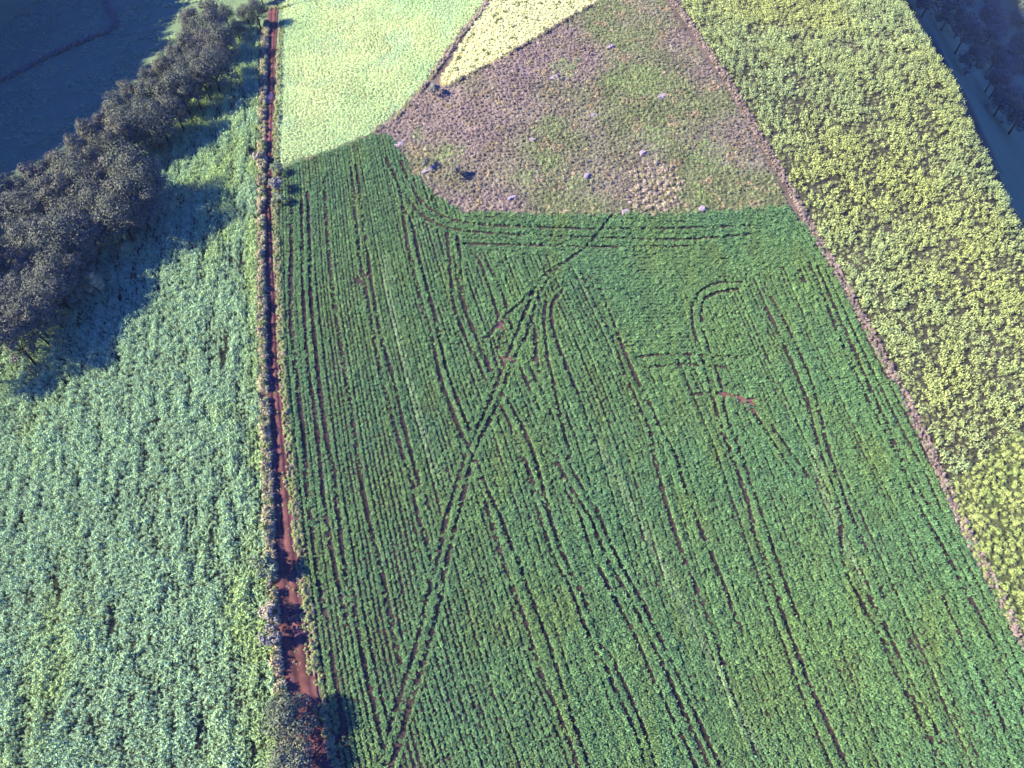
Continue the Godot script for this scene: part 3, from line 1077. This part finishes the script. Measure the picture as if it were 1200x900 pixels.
func rocks() -> void:
	var m := plain(Color(0.36, 0.3, 0.33))
	m.albedo_texture = grain(0.03, 0.5, 31)
	m.uv1_triplanar = true
	m.uv1_scale = Vector3.ONE * 0.8
	var list := [
		[715, 56, 1.3, 1.0, 0.8, "rounded grey boulder high on the rough patch above a bare brown scar"],
		[650, 91, 1.7, 0.35, 0.8, "flat pale rock slab beside bright grass in the upper rough patch"],
		[775, 114, 1.5, 0.6, 0.9, "broken purplish rock among green weeds high on the rough patch"],
		[694, 135, 1.4, 0.35, 0.7, "low flat rock half buried in the middle of the rough patch"],
		[626, 163, 1.3, 0.45, 0.6, "slanting grey rock near the green streak of the rough patch"],
		[753, 180, 1.1, 0.9, 0.9, "round dark grey boulder above the straw coloured dry clumps"],
		[687, 207, 1.0, 0.9, 0.8, "upright grey rock beside a bright green tuft on the rough patch"],
		[600, 232, 1.2, 0.6, 0.6, "small grey rock in the weeds near the rough patch's lower edge"],
		[823, 245, 1.1, 0.9, 0.9, "lone violet grey boulder at the edge of the row crop"],
		[470, 168, 2.0, 0.35, 0.8, "pale flat slab at the corner where the rough patch meets the row crop"],
		[503, 198, 2.2, 0.35, 0.9, "long pale slab on the curved edge of the rough patch"],
		[733, 248, 1.4, 0.5, 0.9, "reddish stone heap at the foot of the straw coloured dry clumps"]]
	var k := 0
	for r in list:
		var w := at(r[0], r[1])
		var o := mesh_node("boulder", boulder(40 + k), m)
		o.position = w + Vector3(0, 0.12 * r[3], 0)
		o.scale = Vector3(r[2], r[3], r[4])
		o.rotation.y = deg_to_rad(25.0) + rng.randf_range(-0.2, 0.2)
		tag(o, r[5], "rock")
		k += 1

func shrub(px: float, py: float, s: float, col: Color, label: String, called := "shrub") -> void:
	var o := thing(called, at(px, py), rng.randf() * TAU)
	o.scale = Vector3.ONE * s
	mesh_node("stem", trunk(0.7, 0.05, 5, 0.4, 0.5), bark_mat, o)
	var m := StandardMaterial3D.new()
	m.vertex_color_use_as_albedo = true
	m.albedo_color = col.linear_to_srgb()
	m.roughness = 0.7
	m.backlight = Color(0.15, 0.18, 0.1)
	mesh_node("foliage", crown(16, 0.75, 0.25, 1.6, 48, 0.14, 0.9), m, o)
	tag(o, label, "shrub")

func small_things() -> void:
	var grey := Color(0.11, 0.11, 0.09)
	var green := Color(0.09, 0.13, 0.06)
	var straw := Color(0.2, 0.18, 0.12)
	shrub(327, 206, 1.3, green, "small round shrub at the top corner of the row crop by the red track")
	shrub(327, 224, 1.6, grey, "greyish twiggy shrub between the two green shrubs beside the red track")
	shrub(329, 240, 1.3, green, "small shrub below the greyish twiggy one beside the red track")
	shrub(305, 192, 1.2, straw, "straw coloured shrub across the red track from the row crop's top corner")
	shrub(316, 668, 1.9, green, "taller green shrub in the straw coloured weeds casting shade across the red track")
	shrub(320, 722, 1.5, straw, "bare pale shrub in the straw coloured weeds beside the red track")
	shrub(322, 748, 1.5, grey, "grey shrub just below the bare pale shrub beside the red track")
	shrub(500, 196, 1.0, Color(0.08, 0.09, 0.06), "dark low shrub beside the long pale slab")
	shrub(536, 207, 1.3, Color(0.09, 0.09, 0.06), "dark brown shrub alone in the lower left of the rough patch")
	shrub(509, 112, 1.3, grey, "grey bush where the yellow wedge, pale crop and rough patch meet")
	var yt := make_tree("yellow_tree", 14, 1.2, 0.6, 4.5, 160, 0.16, Color(0.24, 0.23, 0.1), 0.09)
	yt.position = at(104, 326, 3.6)
	tag(yt, "small yellowish tree at the edge of the thick dark clump", "tree")
	# the round trees over the bottom of the track
	var o := make_tree("roadside_tree", 30, 2.3, 0.5, 4.2, 150, 0.18, Color(0.06, 0.08, 0.05), 0.16)
	o.position = at(340, 842, 2.2)
	tag(o, "grey green round tree overhanging the red track", "tree")
	var o2 := make_tree("roadside_tree", 26, 2.1, 0.4, 3.6, 150, 0.17, Color(0.085, 0.105, 0.062), 0.14)
	o2.position = at(342, 888, 2.0)
	tag(o2, "paler bushy tree next to the round tree overhanging the red track", "tree")
	utility_pole()
	puddle()

func utility_pole() -> void:
	var o := thing("utility_pole", at(326, 9))
	var wood := plain(Color(0.13, 0.11, 0.095))
	var st := SurfaceTool.new()
	st.begin(Mesh.PRIMITIVE_TRIANGLES)
	tube(st, Vector3(0, -0.5, 0), Vector3(0, 7.6, 0), 0.14, 0.09, 10)
	tube(st, Vector3(0, 7.6, 0), Vector3(0, 7.62, 0), 0.09, 0.01, 10)
	mesh_node("post", st.commit(), wood, o)
	var arm := BoxMesh.new()
	arm.size = Vector3(1.8, 0.1, 0.09)
	var c := mesh_node("crossarm", arm, wood, o)
	c.position = Vector3(0, 7.2, 0.13)
	var glass := plain(Color(0.4, 0.42, 0.4), 0.3)
	for x in [-0.8, 0.0, 0.8]:
		var s2 := SurfaceTool.new()
		s2.begin(Mesh.PRIMITIVE_TRIANGLES)
		tube(s2, Vector3(x, 7.25, 0.13), Vector3(x, 7.34, 0.13), 0.03, 0.06, 8)
		tube(s2, Vector3(x, 7.34, 0.13), Vector3(x, 7.42, 0.13), 0.06, 0.025, 8)
		mesh_node("insulator", s2.commit(), glass, o)
	tag(o, "dark wooden utility pole standing at the head of the red track", "pole")

func puddle() -> void:
	var c := at(317, 116)
	var st := SurfaceTool.new()
	st.begin(Mesh.PRIMITIVE_TRIANGLES)
	var ring := []
	for k in 28:
		var a := TAU * k / 28.0
		var r := 1.0 + 0.35 * n_mid.get_noise_2d(cos(a) * 8.0, sin(a) * 8.0)
		ring.append(Vector3(c.x + cos(a) * 0.45 * r, c.y + 0.215, c.z + sin(a) * 1.3 * r))
	for k in 28:
		for p in [Vector3(c.x, c.y + 0.215, c.z), ring[k], ring[(k + 1) % 28]]:
			st.set_normal(Vector3.UP)
			st.add_vertex(p)
	var m := StandardMaterial3D.new()
	m.albedo_color = Color(0.22, 0.16, 0.16)
	m.roughness = 0.04
	m.metallic_specular = 0.6
	var o := mesh_node("puddle", st.commit(), m)
	tag(o, "puddle mirroring the sky in the red track", "water", "", "structure")
